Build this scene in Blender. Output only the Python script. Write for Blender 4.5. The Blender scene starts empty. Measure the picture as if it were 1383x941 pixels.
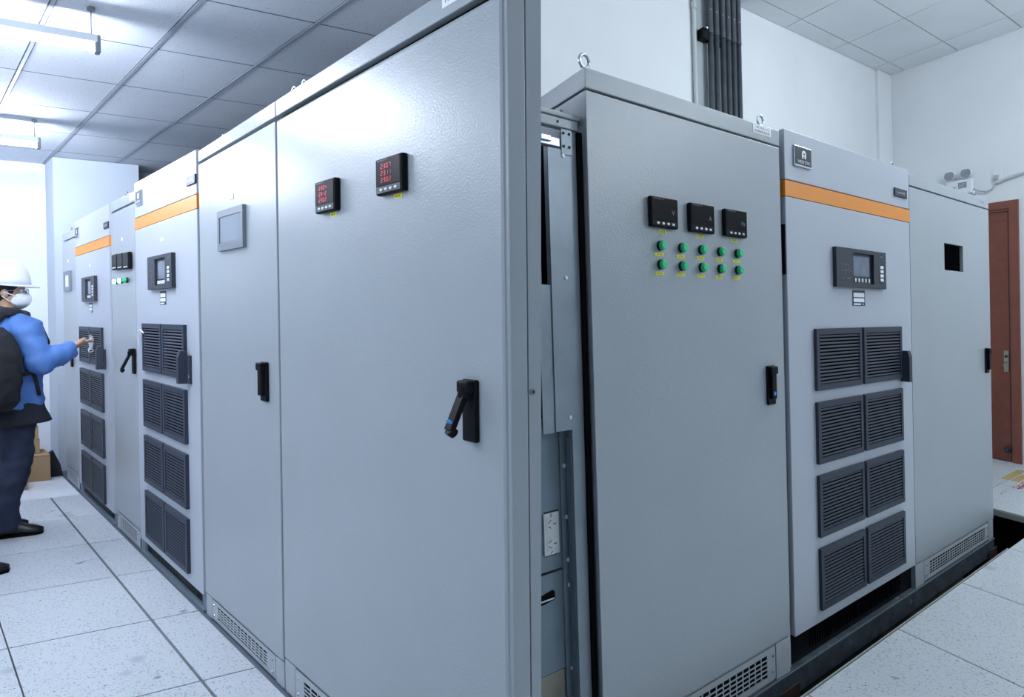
import bpy, bmesh, math, random
from mathutils import Vector, Matrix, noise
random.seed(7)
SC = bpy.context.scene
COL = SC.collection
# ------------------------------------------------------------------ camera, world, lights, exposure
HC = 1.38                                                   # camera height
FPX, CX, HY = 900.0, 691.5, 424.0                           # focal length, centre column, horizon row of the 1383x941 frame
cam = bpy.data.objects.new('camera', bpy.data.cameras.new('camera'))
COL.objects.link(cam); SC.camera = cam
cam.location = (0, 0, HC); cam.rotation_euler = (math.pi/2, 0, 0)
cam.data.sensor_width = 36.0; cam.data.lens = FPX/1383*36.0
cam.data.shift_y = -(470.5-HY)/1383.0
cam.data.clip_start = 0.05
w = bpy.data.worlds.new('world'); SC.world = w; w.use_nodes = True
w.node_tree.nodes['Background'].inputs[0].default_value = (0.84, 0.92, 1.0, 1)
w.node_tree.nodes['Background'].inputs[1].default_value = 0.35
def fill_light(loc, power, radius=0.25, col=(0.86, 0.935, 1.0)):  # unseen point light added to brighten a room
    l = bpy.data.lights.new('added_fill_light', 'POINT'); l.shadow_soft_size = radius; l.energy = power; l.color = col
    o = bpy.data.objects.new('added_fill_light', l); COL.objects.link(o); o.location = loc
fill_light((3.5, 3.5, 3.50), 70)          # point lights added for the right room's unseen lamps, brightening walls and ceiling
fill_light((6.3, 1.6, 3.50), 80)
fill_light((1.5, 2.4, 3.45), 17)
fill_light((2.6, -1.2, 3.50), 26)
fill_light((-1.9, 1.1, 2.10), 34)       # fill lights without fixtures, added to brighten the left aisle
fill_light((-3.4, -0.5, 2.00), 58)
TUBE_POWER = 220.0
SC.view_settings.view_transform = 'Standard'; SC.view_settings.look = 'None'
SC.view_settings.exposure = 0.35; SC.view_settings.gamma = 1.0
SC.view_settings.use_curve_mapping = False
# ------------------------------------------------------------------ frames of the two rows and of the right room
def toward(x, y): return Vector(((x-CX)/FPX, 1.0, (HY-y)/FPX)).normalized()
def upward(x, y): return -Vector((x-CX, FPX, -(y-HY)))/(y-HY)
class Frame:
    def __init__(s, O, U, V, W): s.O, s.U, s.V, s.W = Vector(O), U, V, W
    def P(s, a, d, z): return s.O + a*s.U + d*s.V + z*s.W
LF = Frame((-1.4193, 3.0743, 0), toward(-137, 424), toward(2285, 424), upward(1263, 58800))
RF = Frame((1.1361, 2.6944, -0.06), toward(1800, 424), toward(310, 424), upward(2000, 41400))
WF = Frame((4.1973, 7.2924, 0), toward(1889, 424), RF.V, RF.W)       # wall behind the right row
DF = Frame((4.1973, 7.2924, 0), -RF.V, WF.U, RF.W)                   # wall with the brown door
ID = Frame((0, 0, 0), Vector((1, 0, 0)), Vector((0, 1, 0)), Vector((0, 0, 1)))
class Face:
    "front of a cabinet: x runs to the viewer's right from its left edge, d into it, z up"
    def __init__(s, fr, a0, sg, warp=False): s.fr, s.a0, s.sg, s.warp = fr, a0, sg, warp
    def P(s, x, d, z):
        a = s.a0 + s.sg*x
        if s.warp and z > 1.9: z += (z-1.9)/0.25*(-0.033 + 0.0345*max(0, -a))
        return s.fr.P(a, d, z)
# ------------------------------------------------------------------ materials
MATS = {}
def rgb(h):
    c = [int(h[i:i+2], 16)/255 for i in (0, 2, 4)]
    return tuple((v/12.92 if v <= .04045 else ((v+.055)/1.055)**2.4) for v in c) + (1,)
def mat(name, col, rough=0.5, metal=0.0, emit=0.0, bump=0.0, bscale=200.0, var=0.0, vscale=6.0, spots=None, coat=0.0, spec=0.5, alpha=None, ecol=None):
    m = bpy.data.materials.new(name); m.use_nodes = True
    nt = m.node_tree; b = nt.nodes['Principled BSDF']
    c = rgb(col) if isinstance(col, str) else col
    b.inputs['Base Color'].default_value = c; b.inputs['Roughness'].default_value = rough
    b.inputs['Metallic'].default_value = metal; b.inputs['Specular IOR Level'].default_value = spec
    b.inputs['Coat Weight'].default_value = coat
    if emit:
        b.inputs['Emission Color'].default_value = rgb(ecol) if ecol else c; b.inputs['Emission Strength'].default_value = emit
    tc = nt.nodes.new('ShaderNodeTexCoord')
    cur = None
    if var:
        n = nt.nodes.new('ShaderNodeTexNoise'); n.inputs['Scale'].default_value = vscale; n.inputs['Detail'].default_value = 5
        nt.links.new(tc.outputs['Object'], n.inputs['Vector'])
        r = nt.nodes.new('ShaderNodeValToRGB')
        r.color_ramp.elements[0].position = 0.3; r.color_ramp.elements[1].position = 0.7
        r.color_ramp.elements[0].color = tuple(v*(1-var) for v in c[:3])+(1,)
        r.color_ramp.elements[1].color = tuple(min(1, v*(1+var*0.5)) for v in c[:3])+(1,)
        nt.links.new(n.outputs['Fac'], r.inputs['Fac']); cur = r.outputs['Color']
    if spots:
        for sc_, thr, sc2 in spots:
            n = nt.nodes.new('ShaderNodeTexNoise'); n.inputs['Scale'].default_value = sc_; n.inputs['Detail'].default_value = 2
            nt.links.new(tc.outputs['Object'], n.inputs['Vector'])
            r = nt.nodes.new('ShaderNodeValToRGB')
            r.color_ramp.elements[0].position = thr; r.color_ramp.elements[1].position = thr+0.035
            r.color_ramp.elements[0].color = (0, 0, 0, 1); r.color_ramp.elements[1].color = (1, 1, 1, 1)
            nt.links.new(n.outputs['Fac'], r.inputs['Fac'])
            mx = nt.nodes.new('ShaderNodeMixRGB'); mx.blend_type = 'MIX'
            nt.links.new(r.outputs['Color'], mx.inputs['Fac'])
            if cur: nt.links.new(cur, mx.inputs['Color1'])
            else: mx.inputs['Color1'].default_value = c
            mx.inputs['Color2'].default_value = rgb(sc2); cur = mx.outputs['Color']
    if cur: nt.links.new(cur, b.inputs['Base Color'])
    if bump:
        n = nt.nodes.new('ShaderNodeTexNoise'); n.inputs['Scale'].default_value = bscale; n.inputs['Detail'].default_value = 3
        nt.links.new(tc.outputs['Object'], n.inputs['Vector'])
        bp = nt.nodes.new('ShaderNodeBump'); bp.inputs['Strength'].default_value = bump; bp.inputs['Distance'].default_value = 0.002
        nt.links.new(n.outputs['Fac'], bp.inputs['Height']); nt.links.new(bp.outputs['Normal'], b.inputs['Normal'])
    MATS[name] = m; return m
mat('paint', '9da5ab', 0.29, bump=0.38, bscale=190, var=0.03, vscale=3)
mat('paint_door', 'aeb5bf', 0.42, bump=0.10, bscale=260)
mat('paint_edge', 'a4acb2', 0.45)
mat('orange', 'e08a22', 0.45)
mat('black', '0d0f13', 0.5, spec=0.12)
mat('black_gloss', '0c0e12', 0.3, spec=0.25)
mat('dark', '07080a', 0.9, spec=0.1)
mat('grille', '363c49', 0.5, spec=0.25)
mat('hmi', '2f353f', 0.45, spec=0.3)
mat('hmi_grey', '6f7883', 0.45)
mat('screen', '5d6b7e', 0.12, var=0.25, vscale=22)
mat('screen_grey', '8b95a2', 0.2)
mat('key_white', 'e8ecf2', 0.4)
mat('lens_glass', '090b10', 0.35, spec=0.06)
mat('white_print', 'c4cbd4', 0.5)
mat('dim_print', '6c747e', 0.5)
mat('yellow', 'd8d832', 0.5)
mat('ink', '22252a', 0.6)
mat('sticker', 'e9edf2', 0.45)
mat('green', '18c483', 0.3, coat=0.2)
mat('green_ring', '07261c', 0.5, spec=0.2)
mat('green_lit', 'b8ffe6', 0.3, emit=2.2)
mat('led_red', 'c8203a', 0.4, emit=0.42, ecol='d0203c')
mat('chrome', 'c4cad2', 0.2, metal=1.0)
mat('zinc', '8e99a2', 0.42, metal=0.45, var=0.12, vscale=9)
mat('zinc_light', 'dfe4e8', 0.4, metal=0.2)
mat('zinc_dull', '7b8b96', 0.5, metal=0.45, var=0.12, vscale=9)
mat('steel_rail', 'b9bed2', 0.3, metal=0.6)
mat('rubber', '08090b', 0.8, spec=0.1)
mat('socket_plastic', 'c3c8ca', 0.5)
mat('wall', 'e6eaee', 0.85, bump=0.06, bscale=30, var=0.05, vscale=1.2)
mat('wall_left', 'd9dfe6', 0.85, var=0.03, vscale=1.5)
mat('wall_column', 'bcc6d1', 0.85, var=0.03, vscale=1.5)
mat('ceil', 'd3dae3', 0.9, var=0.05, vscale=1.5, spots=[(110, 0.665, '8d99aa')])
mat('ceil_right', 'e6ebee', 0.9, var=0.06, vscale=1.2)
mat('tbar', '98a1ad', 0.5)
mat('joint', '59626f', 0.8)
mat('tbar_dark', '565f6b', 0.6)
mat('tile', 'c3c9cf', 0.45, spots=[(120, 0.61, '929ca8'), (75, 0.665, '66727f'), (3.1, 0.69, 'a3adb8'), (7.0, 0.74, '7d8894')], var=0.04, vscale=2.5)
mat('tile_edge', '9aa09a', 0.55)
mat('concrete', '8d8a80', 0.9, var=0.25, vscale=5)
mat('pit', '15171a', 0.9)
mat('beam', '4c565f', 0.55, metal=0.3, var=0.45, vscale=12, spots=[(14, 0.66, '6c7a85')])
mat('red_oxide', '3a2024', 0.7, var=0.4, vscale=20)
mat('door_wood', '7c4536', 0.5, var=0.12, vscale=14)
mat('door_frame', '824a3b', 0.45, var=0.1, vscale=14)
mat('lock_metal', 'a59f92', 0.35, metal=0.9)
mat('pipe', '565e66', 0.42, metal=0.2, spots=[(40, 0.70, 'a8afb6')], var=0.3, vscale=8)
mat('pipe_white', 'c5cbca', 0.5)
mat('recess', 'a9b3b8', 0.8)
mat('lamp_white', 'e6ebf2', 0.4)
mat('reflector', '98a0a8', 0.4, metal=0.2, var=0.2, vscale=60)
mat('cardboard', 'a98e6b', 0.8, var=0.08, vscale=7)
mat('cardboard_dark', '8a7050', 0.8)
mat('tape_yellow', 'b59a5c', 0.7)
mat('red_mark', 'b03038', 0.7)
mat('sheet', 'dfe4ea', 0.35, var=0.14, vscale=4)
mat('tube', 'e7efff', 0.4, emit=TUBE_POWER)
mat('batten', 'd8dee6', 0.5)
mat('cable_grey', 'aeb4b8', 0.5)
mat('blue_dot', '2f86d6', 0.4)
mat('skin', 'c29a80', 0.55, var=0.06, vscale=12)
mat('hair', '1a1a1e', 0.7)
mat('jacket', '5480c6', 0.6, var=0.2, vscale=9, bump=0.5, bscale=14)
mat('dark_cloth', '1c222c', 0.8, var=0.2, vscale=10, bump=0.3, bscale=20)
mat('denim', '1c2740', 0.8, var=0.3, vscale=12, bump=0.4, bscale=16)
mat('bag', '10131a', 0.75, var=0.25, vscale=14, bump=0.3, bscale=60)
mat('hood', '2b2f3a', 0.8, var=0.15, vscale=14, bump=0.3, bscale=20)
mat('shoe', '0d0e11', 0.4)
mat('helmet', 'eef2f7', 0.25, coat=0.5)
mat('mask', 'e3e8f0', 0.75)
mat('lip', 'a8685c', 0.6)
# ------------------------------------------------------------------ mesh helper
class MB:
    "collects shapes given in a face's or frame's own coordinates, links them as ONE mesh object"
    def __init__(s): s.v, s.f, s.m = [], [], []
    def add(s, vs, fs, mi=0):
        n = len(s.v); s.v += [tuple(p) for p in vs]; s.f += [tuple(i+n for i in f) for f in fs]; s.m += [mi]*len(fs)
    def hexa(s, c, mi=0):
        s.add(c, [(0, 1, 2, 3), (4, 7, 6, 5), (0, 4, 5, 1), (1, 5, 6, 2), (2, 6, 7, 3), (3, 7, 4, 0)], mi)
    def box(s, x0, x1, d0, d1, z0, z1, mi=0, bev=0.0):
        if bev <= 0:
            s.hexa([(x0, d0, z0), (x1, d0, z0), (x1, d1, z0), (x0, d1, z0), (x0, d0, z1), (x1, d0, z1), (x1, d1, z1), (x0, d1, z1)], mi); return
        bm = bmesh.new(); bmesh.ops.create_cube(bm, size=1)
        for v in bm.verts: v.co = Vector(((x0+x1)/2+v.co.x*(x1-x0), (d0+d1)/2+v.co.y*(d1-d0), (z0+z1)/2+v.co.z*(z1-z0)))
        bmesh.ops.bevel(bm, geom=bm.edges[:], offset=bev, segments=2, affect='EDGES', profile=0.5)
        s.addbm(bm, mi)
    def addbm(s, bm, mi=0):
        bm.verts.index_update()
        s.add([v.co[:] for v in bm.verts], [[v.index for v in f.verts] for f in bm.faces], mi); bm.free()
    def prism(s, poly, d0, d1, mi=0, plane='xz'):
        n = len(poly)
        if plane == 'xz': vs = [(x, d0, z) for x, z in poly]+[(x, d1, z) for x, z in poly]
        elif plane == 'xd': vs = [(x, y, d0) for x, y in poly]+[(x, y, d1) for x, y in poly]
        else: vs = [(d0, y, z) for y, z in poly]+[(d1, y, z) for y, z in poly]
        s.add(vs, [tuple(range(n)), tuple(range(2*n-1, n-1, -1))]+[(i, (i+1) % n, (i+1) % n+n, i+n) for i in range(n)], mi)
    def ring(s, x0, x1, z0, z1, i0, i1, j0, j1, d0, d1, mi=0):
        "rectangular plate with a rectangular hole"
        o = [(x0, z0), (x1, z0), (x1, z1), (x0, z1)]; i = [(i0, j0), (i1, j0), (i1, j1), (i0, j1)]
        vs = [(x, d, z) for d in (d0, d1) for q in (o, i) for x, z in q]
        fs = []
        for k in range(4):
            l = (k+1) % 4
            fs += [(k, l, 4+l, 4+k), (8+k, 12+k, 12+l, 8+l), (k, 8+k, 8+l, l), (4+k, 4+l, 12+l, 12+k)]
        s.add(vs, fs, mi)
    def cyl(s, p0, p1, r, n=16, mi=0, r1=None):
        p0, p1 = Vector(p0), Vector(p1); ax = (p1-p0).normalized()
        t = ax.orthogonal().normalized(); b = ax.cross(t); r1 = r if r1 is None else r1
        vs = [p0+r*(math.cos(2*math.pi*k/n)*t+math.sin(2*math.pi*k/n)*b) for k in range(n)]
        vs += [p1+r1*(math.cos(2*math.pi*k/n)*t+math.sin(2*math.pi*k/n)*b) for k in range(n)]
        s.add(vs, [tuple(range(n)), tuple(range(2*n-1, n-1, -1))]+[(k, (k+1) % n, (k+1) % n+n, k+n) for k in range(n)], mi)
    def tube(s, pts, rs, n=10, mi=0, sq=(1, 1)):
        pts = [Vector(p) for p in pts]
        if not isinstance(rs, (list, tuple)): rs = [rs]*len(pts)
        vs = []; prev = None
        for i, p in enumerate(pts):
            d = (pts[min(i+1, len(pts)-1)]-pts[max(i-1, 0)]).normalized()
            t = d.orthogonal().normalized() if prev is None else (prev-d*prev.dot(d)).normalized()
            prev = t; b = d.cross(t)
            vs += [p+rs[i]*(math.cos(2*math.pi*k/n)*t*sq[0]+math.sin(2*math.pi*k/n)*b*sq[1]) for k in range(n)]
        fs = [tuple(range(n)), tuple(range(len(vs)-1, len(vs)-n-1, -1))]
        for i in range(len(pts)-1):
            fs += [(i*n+k, i*n+(k+1) % n, (i+1)*n+(k+1) % n, (i+1)*n+k) for k in range(n)]
        s.add(vs, fs, mi)
    def rings(s, rr, n=24, mi=0, e=2.0):
        "horizontal superellipse rings (cx, cy, z, rx, ry) stacked"
        vs = []
        for cx, cy, z, rx, ry in rr:
            for k in range(n):
                t = 2*math.pi*k/n; c, q = math.cos(t), math.sin(t)
                vs.append((cx+rx*math.copysign(abs(c)**(2/e), c), cy+ry*math.copysign(abs(q)**(2/e), q), z))
        m = len(rr); fs = [tuple(range(n)), tuple(range(m*n-1, (m-1)*n-1, -1))]
        for i in range(m-1): fs += [(i*n+k, i*n+(k+1) % n, (i+1)*n+(k+1) % n, (i+1)*n+k) for k in range(n)]
        s.add(vs, fs, mi)
    def ball(s, c, r, mi=0, n=12):
        rx, ry, rz = r if isinstance(r, (tuple, list)) else (r, r, r)
        bm = bmesh.new(); bmesh.ops.create_uvsphere(bm, u_segments=n, v_segments=max(6, n*2//3), radius=1)
        for v in bm.verts: v.co = Vector((c[0]+v.co.x*rx, c[1]+v.co.y*ry, c[2]+v.co.z*rz))
        s.addbm(bm, mi)
    def disc(s, x, z, r, d0, d1, n=20, mi=0): s.cyl((x, d0, z), (x, d1, z), r, n, mi)
    def build(s, name, mats, parent=None, sp=None, smooth=False, origin=None):
        sp = sp or ID
        ms = mats if isinstance(mats, (list, tuple)) else [mats]
        base = origin if origin is not None else (ORG[parent.name] if parent else None)
        pts = [sp.P(*p) for p in s.v]
        if base is None:
            base = Vector((sum(p.x for p in pts)/len(pts), sum(p.y for p in pts)/len(pts), min(p.z for p in pts)))
        me = bpy.data.meshes.new(name); me.from_pydata([tuple(p-base) for p in pts], [], s.f)
        for m in ms: me.materials.append(MATS[m])
        me.polygons.foreach_set('material_index', s.m)
        bm = bmesh.new(); bm.from_mesh(me); bmesh.ops.recalc_face_normals(bm, faces=bm.faces[:]); bm.to_mesh(me); bm.free()
        if smooth: [setattr(p, 'use_smooth', True) for p in me.polygons]
        o = bpy.data.objects.new(name, me); COL.objects.link(o)
        if parent: o.parent = parent; ORG[o.name] = ORG[parent.name]
        else: o.location = base; ORG[o.name] = base
        return o
ORG = {}
def tag(o, label, cat, group=None, kind=None):
    o['label'] = label; o['category'] = cat
    if group: o['group'] = group
    if kind: o['kind'] = kind
    return o
def root(name, sp, p, label, cat, group=None):
    o = bpy.data.objects.new(name, None); COL.objects.link(o); o.empty_display_size = 0.1
    o.location = sp.P(*p); ORG[o.name] = o.location.copy()
    return tag(o, label, cat, group)
def copy_piece(o, sp, p0, p1):
    "another piece alike, moved from local p0 to p1, sharing the mesh"
    c = o.copy(); COL.objects.link(c); c.location = o.location + (sp.P(*p1)-sp.P(*p0)); ORG[c.name] = ORG[o.name]
    return c
def structure(o): o['kind'] = 'structure'; return o
TXT = {}
def text_geo(s):
    if s not in TXT:
        cu = bpy.data.curves.new('t', 'FONT'); cu.body = s; cu.size = 1; cu.align_x = 'CENTER'; cu.align_y = 'CENTER'; cu.resolution_u = 2
        ob = bpy.data.objects.new('t', cu); COL.objects.link(ob)
        me = bpy.data.meshes.new_from_object(ob.evaluated_get(bpy.context.evaluated_depsgraph_get()))
        vs = [tuple(v.co[:2]) for v in me.vertices]; fs = [tuple(p.vertices) for p in me.polygons]
        bpy.data.objects.remove(ob); bpy.data.curves.remove(cu); bpy.data.meshes.remove(me)
        if vs:
            cx = (min(v[0] for v in vs)+max(v[0] for v in vs))/2; cy = (min(v[1] for v in vs)+max(v[1] for v in vs))/2
            W_ = max(v[0] for v in vs)-min(v[0] for v in vs); H_ = max(v[1] for v in vs)-min(v[1] for v in vs)
            vs = [((x-cx)/W_, (y-cy)/H_) for x, y in vs]
        TXT[s] = (vs, fs)
    return TXT[s]
def text(mb, s, x, z, wd, ht, d, mi=0):
    "lettering wd wide and ht high, centred at x, z on plane d"
    vs, fs = text_geo(s)
    mb.add([(x+a*wd, d, z+b*ht) for a, b in vs], fs, mi)
SEG = {'0': 'abcdef', '1': 'bc', '2': 'abged', '3': 'abgcd', '7': 'abc', '4': 'fgbc', '9': 'abcdfg', '5': 'afgcd'}
def seven(mb, ch, x, z, w_, h_, d, mi=0):
    t = w_*0.2
    for q in SEG[ch]:
        if q in 'agd':
            zz = {'a': z+h_/2, 'g': z, 'd': z-h_/2}[q]; mb.box(x-w_/2+t*.7, x+w_/2-t*.7, d, d+.0006, zz-t/2, zz+t/2, mi)
        else:
            xx = x+(w_/2 if q in 'bc' else -w_/2); z0, z1 = (z, z+h_/2) if q in 'bf' else (z-h_/2, z)
            mb.box(xx-t/2, xx+t/2, d, d+.0006, z0+t*.5, z1-t*.5, mi)
# ------------------------------------------------------------------ polygons clipped in plan
def clip(poly, nx, ny, c):
    "keep nx*x + ny*y <= c (world plan)"
    out = []
    for i, p in enumerate(poly):
        q = poly[(i+1) % len(poly)]; a = nx*p[0]+ny*p[1]-c; b = nx*q[0]+ny*q[1]-c
        if a <= 0: out.append(p)
        if (a < 0 < b) or (b < 0 < a):
            t = a/(a-b); out.append((p[0]+t*(q[0]-p[0]), p[1]+t*(q[1]-p[1])))
    return out
def area2(poly): return abs(sum(poly[i][0]*poly[(i+1) % len(poly)][1]-poly[(i+1) % len(poly)][0]*poly[i][1] for i in range(len(poly))))/2
def slab_cell(name, fr, a0, a1, d0, d1, z0, z1, clips, m, parent, edge=None, bev=0.0):
    q = [fr.P(a, d, 0) for a, d in ((a0, d0), (a1, d0), (a1, d1), (a0, d1))]
    full = [(p.x, p.y) for p in q]; poly = full
    for cl in clips: poly = clip(poly, *cl)
    if len(poly) < 3 or area2(poly) < 1e-3: return None
    mb = MB(); mb.prism(poly, z0, z1, plane='xd')
    return mb.build(name, m, parent)
# ================================================================== SETTING
SPLIT = 0.06
LC = [(1, 0, SPLIT-0.001)]
RC = [(-1, 0, -(0.101)), (0, -1, 3.0)]
LC2 = LC+[(0, -1, 3.0)]
# ---- floors
mb = MB(); mb.box(-9, 11, -4, 11, -0.52, -0.46)
floor = structure(mb.build('floor', 'pit'))
floor['label'] = 'dark slab below the raised floor of speckled white tiles'
G = 0.004
aj = [-0.633+0.6785*k for k in range(-8, 6)]
dj = [-0.203-0.521*k for k in range(7)]
for i in range(len(aj)-1):
    slab_cell('floor_tile', LF, aj[i]+G, aj[i+1]-G, dj[0]+0.006, -0.012, -0.035, 0, LC2, 'tile', floor)
    for j in range(len(dj)-1):
        slab_cell('floor_tile', LF, aj[i]+G, aj[i+1]-G, dj[j+1]+(.003 if j else .003), dj[j]-(.006 if j == 0 else .003), -0.035, 0, LC2, 'tile', floor)
mb = MB(); mb.box(aj[-1]+G, 4.2, -3.6, -0.012, -0.035, -0.001); mb.build('floor_strip', 'sheet', floor, LF)
mb = MB(); mb.box(-2.1, 4.2, -0.010, 0.62, -0.06, -0.004); structure(mb.build('floor_plinth', 'joint', None, LF))
ra = [-0.17+0.797*k for k in range(-3, 9)]
rd = [-0.18-0.52*k for k in range(-6, 9)]
rd.sort()

nrm = Vector((RF.V.y, -RF.V.x, 0)); cdoor = nrm.dot(DF.O)+(-0.002)
nw = Vector((-WF.U.y, WF.U.x, 0)); cw = nw.dot(WF.O)-0.002
for i in range(len(ra)-1):
    for j in range(len(rd)-1):
        front = rd[j+1] <= -0.17
        far = ra[i] >= 2.98
        if not (front or far): continue
        slab_cell('floor_tile', RF, ra[i]+G, ra[i+1]-G, rd[j]+G, rd[j+1]-G, -0.035, 0, RC+[(nrm.x, nrm.y, cdoor), (nw.x, nw.y, cw)], 'tile', floor)
mb = MB(); mb.box(ra[0], ra[6], -0.176, -0.170, 0.025, 0.058); mb.box(3.005-0.012, 3.005-0.006, -0.17, 2.0, 0.02, 0.058)
mb.build('floor_edge', 'tile_edge', floor, RF)
mb = MB(); text(mb, 'NO. 13 LI 57', 3.56, 0.24, 0.15, 0.02, 0)
mb.v = [(a, z, 0.0605) for a, d, z in mb.v]; mb.build('floor_print', 'ink', floor, RF)
mb = MB(); mb.box(4.03, 4.52, 0.345, 0.40, 0.0602, 0.0612); mb.box(4.03, 4.35, 0.26, 0.325, 0.0602, 0.0612)
tag(mb.build('cardboard_strip', 'tape_yellow', None, RF), 'yellow cardboard strip lying on tiles before the brown door', 'cardboard')
mb = MB()
for k in range(26):
    x, y = 3.74+random.random()*0.5, 0.19+random.random()*0.05
    mb.tube([(x, y, .0615), (x+.02+random.random()*.05, y+.012*random.uniform(-1, 1), .0615), (x+.06, y+.02*random.uniform(-1, 1), .0615)], 0.0022, 4)
mb.build('floor_scribble', 'red_mark', floor, RF)
# ---- left ceiling
mb = MB(); mb.prism([(-8.2, 5.2), (-0.7, -3.1), (SPLIT, -3.1), (SPLIT, 9.4)], 2.80, 2.86, plane='xd')
ceil_l = structure(mb.build('ceiling_left', 'ceil'))
ca = [2.785+0.74*k for k in range(-13, 3)]; ca[-1] = 4.2
cd = [-0.06+0.492*k for k in range(-7, 11)]
for i in range(len(ca)-1):
    for j in range(len(cd)-1):
        slab_cell('ceiling_tile', LF, ca[i]+.004, ca[i+1]-.004, cd[j]+.0135, cd[j+1]-.0135, 2.757, 2.775, LC2, 'ceil', ceil_l)
for d in cd:
    slab_cell('ceiling_grid', LF, -6.8, 4.2, d-.0085, d+.0085, 2.752, 2.762, LC2, 'tbar', ceil_l)
    slab_cell('ceiling_grid', LF, -6.8, 4.2, d-.016, d+.016, 2.777, 2.780, LC2, 'pit', ceil_l)  # dark strip that paints in the shadow lines along each bar
for a in ca: slab_cell('ceiling_grid', LF, a-.0045, a+.0045, cd[0], cd[-1], 2.7565, 2.768, LC2, 'joint', ceil_l)
# ---- right ceiling
mb = MB()
P0 = WF.P(0, 0, 3.95); P1 = DF.P(11.2, 0, 3.95)
mb.prism([(0.1, -3.1), (P1.x+.3, -3.1), (P0.x+0.1, P0.y+0.1), (0.1, 4.4)], 3.99, 4.05, plane='xd')
ceil_r = structure(mb.build('ceiling_right', 'ceil_right'))
sh = WF.W*3.95; WC = Frame(WF.O+Vector((sh.x, sh.y, 0)), WF.U, WF.V, Vector((0, 0, 1)))
wa = [0.0, -0.366]+[-0.366-0.83*k for k in range(1, 14)]; wd = [0.0, -0.19]+[-0.19-0.565*k for k in range(1, 19)]
for i in range(len(wa)-1):
    for j in range(len(wd)-1):
        slab_cell('ceiling_tile', WC, wa[i+1]+.005, wa[i]-.005, wd[j+1]+.005, wd[j]-.005, 3.95, 3.97, RC, 'ceil_right', ceil_r)
mb = MB(); mb.prism([(0.11, -2.98), (P1.x, -2.98), (P0.x, P0.y), (0.11, 4.25)], 3.958, 3.964, plane='xd')
mb.build('ceiling_grid', 'tbar_dark', ceil_r)
# ---- walls
mb = MB(); mb.box(4.2, 4.32, -3.72, 5.3, -0.5, 2.9); structure(mb.build('wall_back', 'wall_left', None, LF))
mb = MB(); mb.box(-6.2, 4.2, -3.72, -3.6, -0.5, 2.9); structure(mb.build('wall_left', 'wall_left', None, LF))
mb = MB(); mb.box(3.79, 4.198, 0.0, 0.655, -0.05, 2.752); structure(mb.build('wall_column', 'wall_column', None, LF))
mb = MB(); mb.box(-0.9, P1.x+0.4, -3.12, -3.0, -0.5, 4.06); structure(mb.build('wall_rear', 'wall'))
mb = MB(); mb.box(0.06, 0.10, 2.36, 9.3, -0.5, 4.06); mb.box(0.06, 0.10, -3.0, 2.36, 2.75, 4.06); structure(mb.build('wall_partition', 'wall'))
mb = MB(); mb.box(-5.12, 0.0, 0.0, 0.12, -0.5, 4.05)
wall_r = structure(mb.build('wall_behind', 'wall', None, WF))
mb = MB(); mb.box(-0.12, 0.345, 0.0, 0.12, -0.5, 4.05); mb.box(1.266, 11.3, 0.0, 0.12, -0.5, 4.05); mb.box(0.345, 1.266, 0.0, 0.12, 2.42, 4.05); mb.box(0.345, 1.266, 0.105, 0.12, -0.5, 2.42)
wall_d = structure(mb.build('wall_right', 'wall', None, DF))
mb = MB(); mb.box(-0.31, -0.002, -0.035, 0.0, -0.05, 3.945); structure(mb.build('trim_1', 'wall', None, WF))
# recessed light band behind the pipes
mb = MB(); mb.box(-3.315, -2.75, -0.012, 0.0, -0.05, 3.945); structure(mb.build('trim_2', 'recess', None, WF))
# ---- brown door
mb = MB(); mb.box(0.42, 1.19, 0.012, 0.06, -0.055, 2.35)
door = structure(mb.build('door_1', 'door_wood', None, DF))
mb = MB()
for x in (0.50, 0.56): mb.box(x, x+.008, 0.008, 0.014, 0.05, 2.25)
mb.box(0.50, 1.12, .008, .014, 2.25, 2.262)
mb.build('moulding', 'door_frame', door, DF)
mb = MB(); mb.box(1.170, 1.1815, 0.0105, 0.0125, -0.05, 2.34); mb.build('door_gap', 'hmi', door, DF)
mb = MB()
mb.box(1.195, 1.27, -0.025, 0.10, -0.055, 2.355); mb.box(0.34, 0.415, -0.025, 0.10, -0.055, 2.355)
mb.hexa([(0.34, -.025, 2.355), (1.195, -.025, 2.355), (1.195, .10, 2.355), (.34, .10, 2.355), (.34, -.025, 2.425), (1.27, -.025, 2.425), (1.27, .10, 2.425), (.34, .10, 2.425)])
mb.hexa([(1.195, -.025, 2.355), (1.27, -.025, 2.355), (1.27, .10, 2.355), (1.195, .10, 2.355), (1.2695, -.025, 2.425), (1.27, -.025, 2.425), (1.27, .10, 2.425), (1.2695, .10, 2.425)])
mb.box(1.182, 1.195, -0.008, 0.05, -0.055, 2.35); mb.box(.415, 1.195, -0.008, 0.05, 2.335, 2.355)
mb.build('door_frame', 'door_frame', door, DF)
mb = MB(); mb.box(1.12, 1.165, 0.002, 0.012, 0.84, 1.04, bev=.004); pl = mb.build('lock_plate', 'lock_metal', door, DF)
mb = MB(); mb.disc(1.142, 0.985, 0.013, -0.004, 0.002, mi=1); mb.tube([(1.142, .002, .93), (1.142, -.035, .93), (1.142, -.04, .915), (1.130, -.04, .895)], 0.007, 8); mb.build('door_handle', ['lock_metal', 'ink'], pl, DF)
mb = MB(); mb.disc(1.153, 0.115, 0.03, 0.0, 0.012); mb.cyl((1.153, -.05, .115), (1.153, 0, .115), 0.016); mb.ball((1.153, -.055, .115), 0.024); mb.build('door_stop', 'hmi', door, DF, smooth=True)
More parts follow.
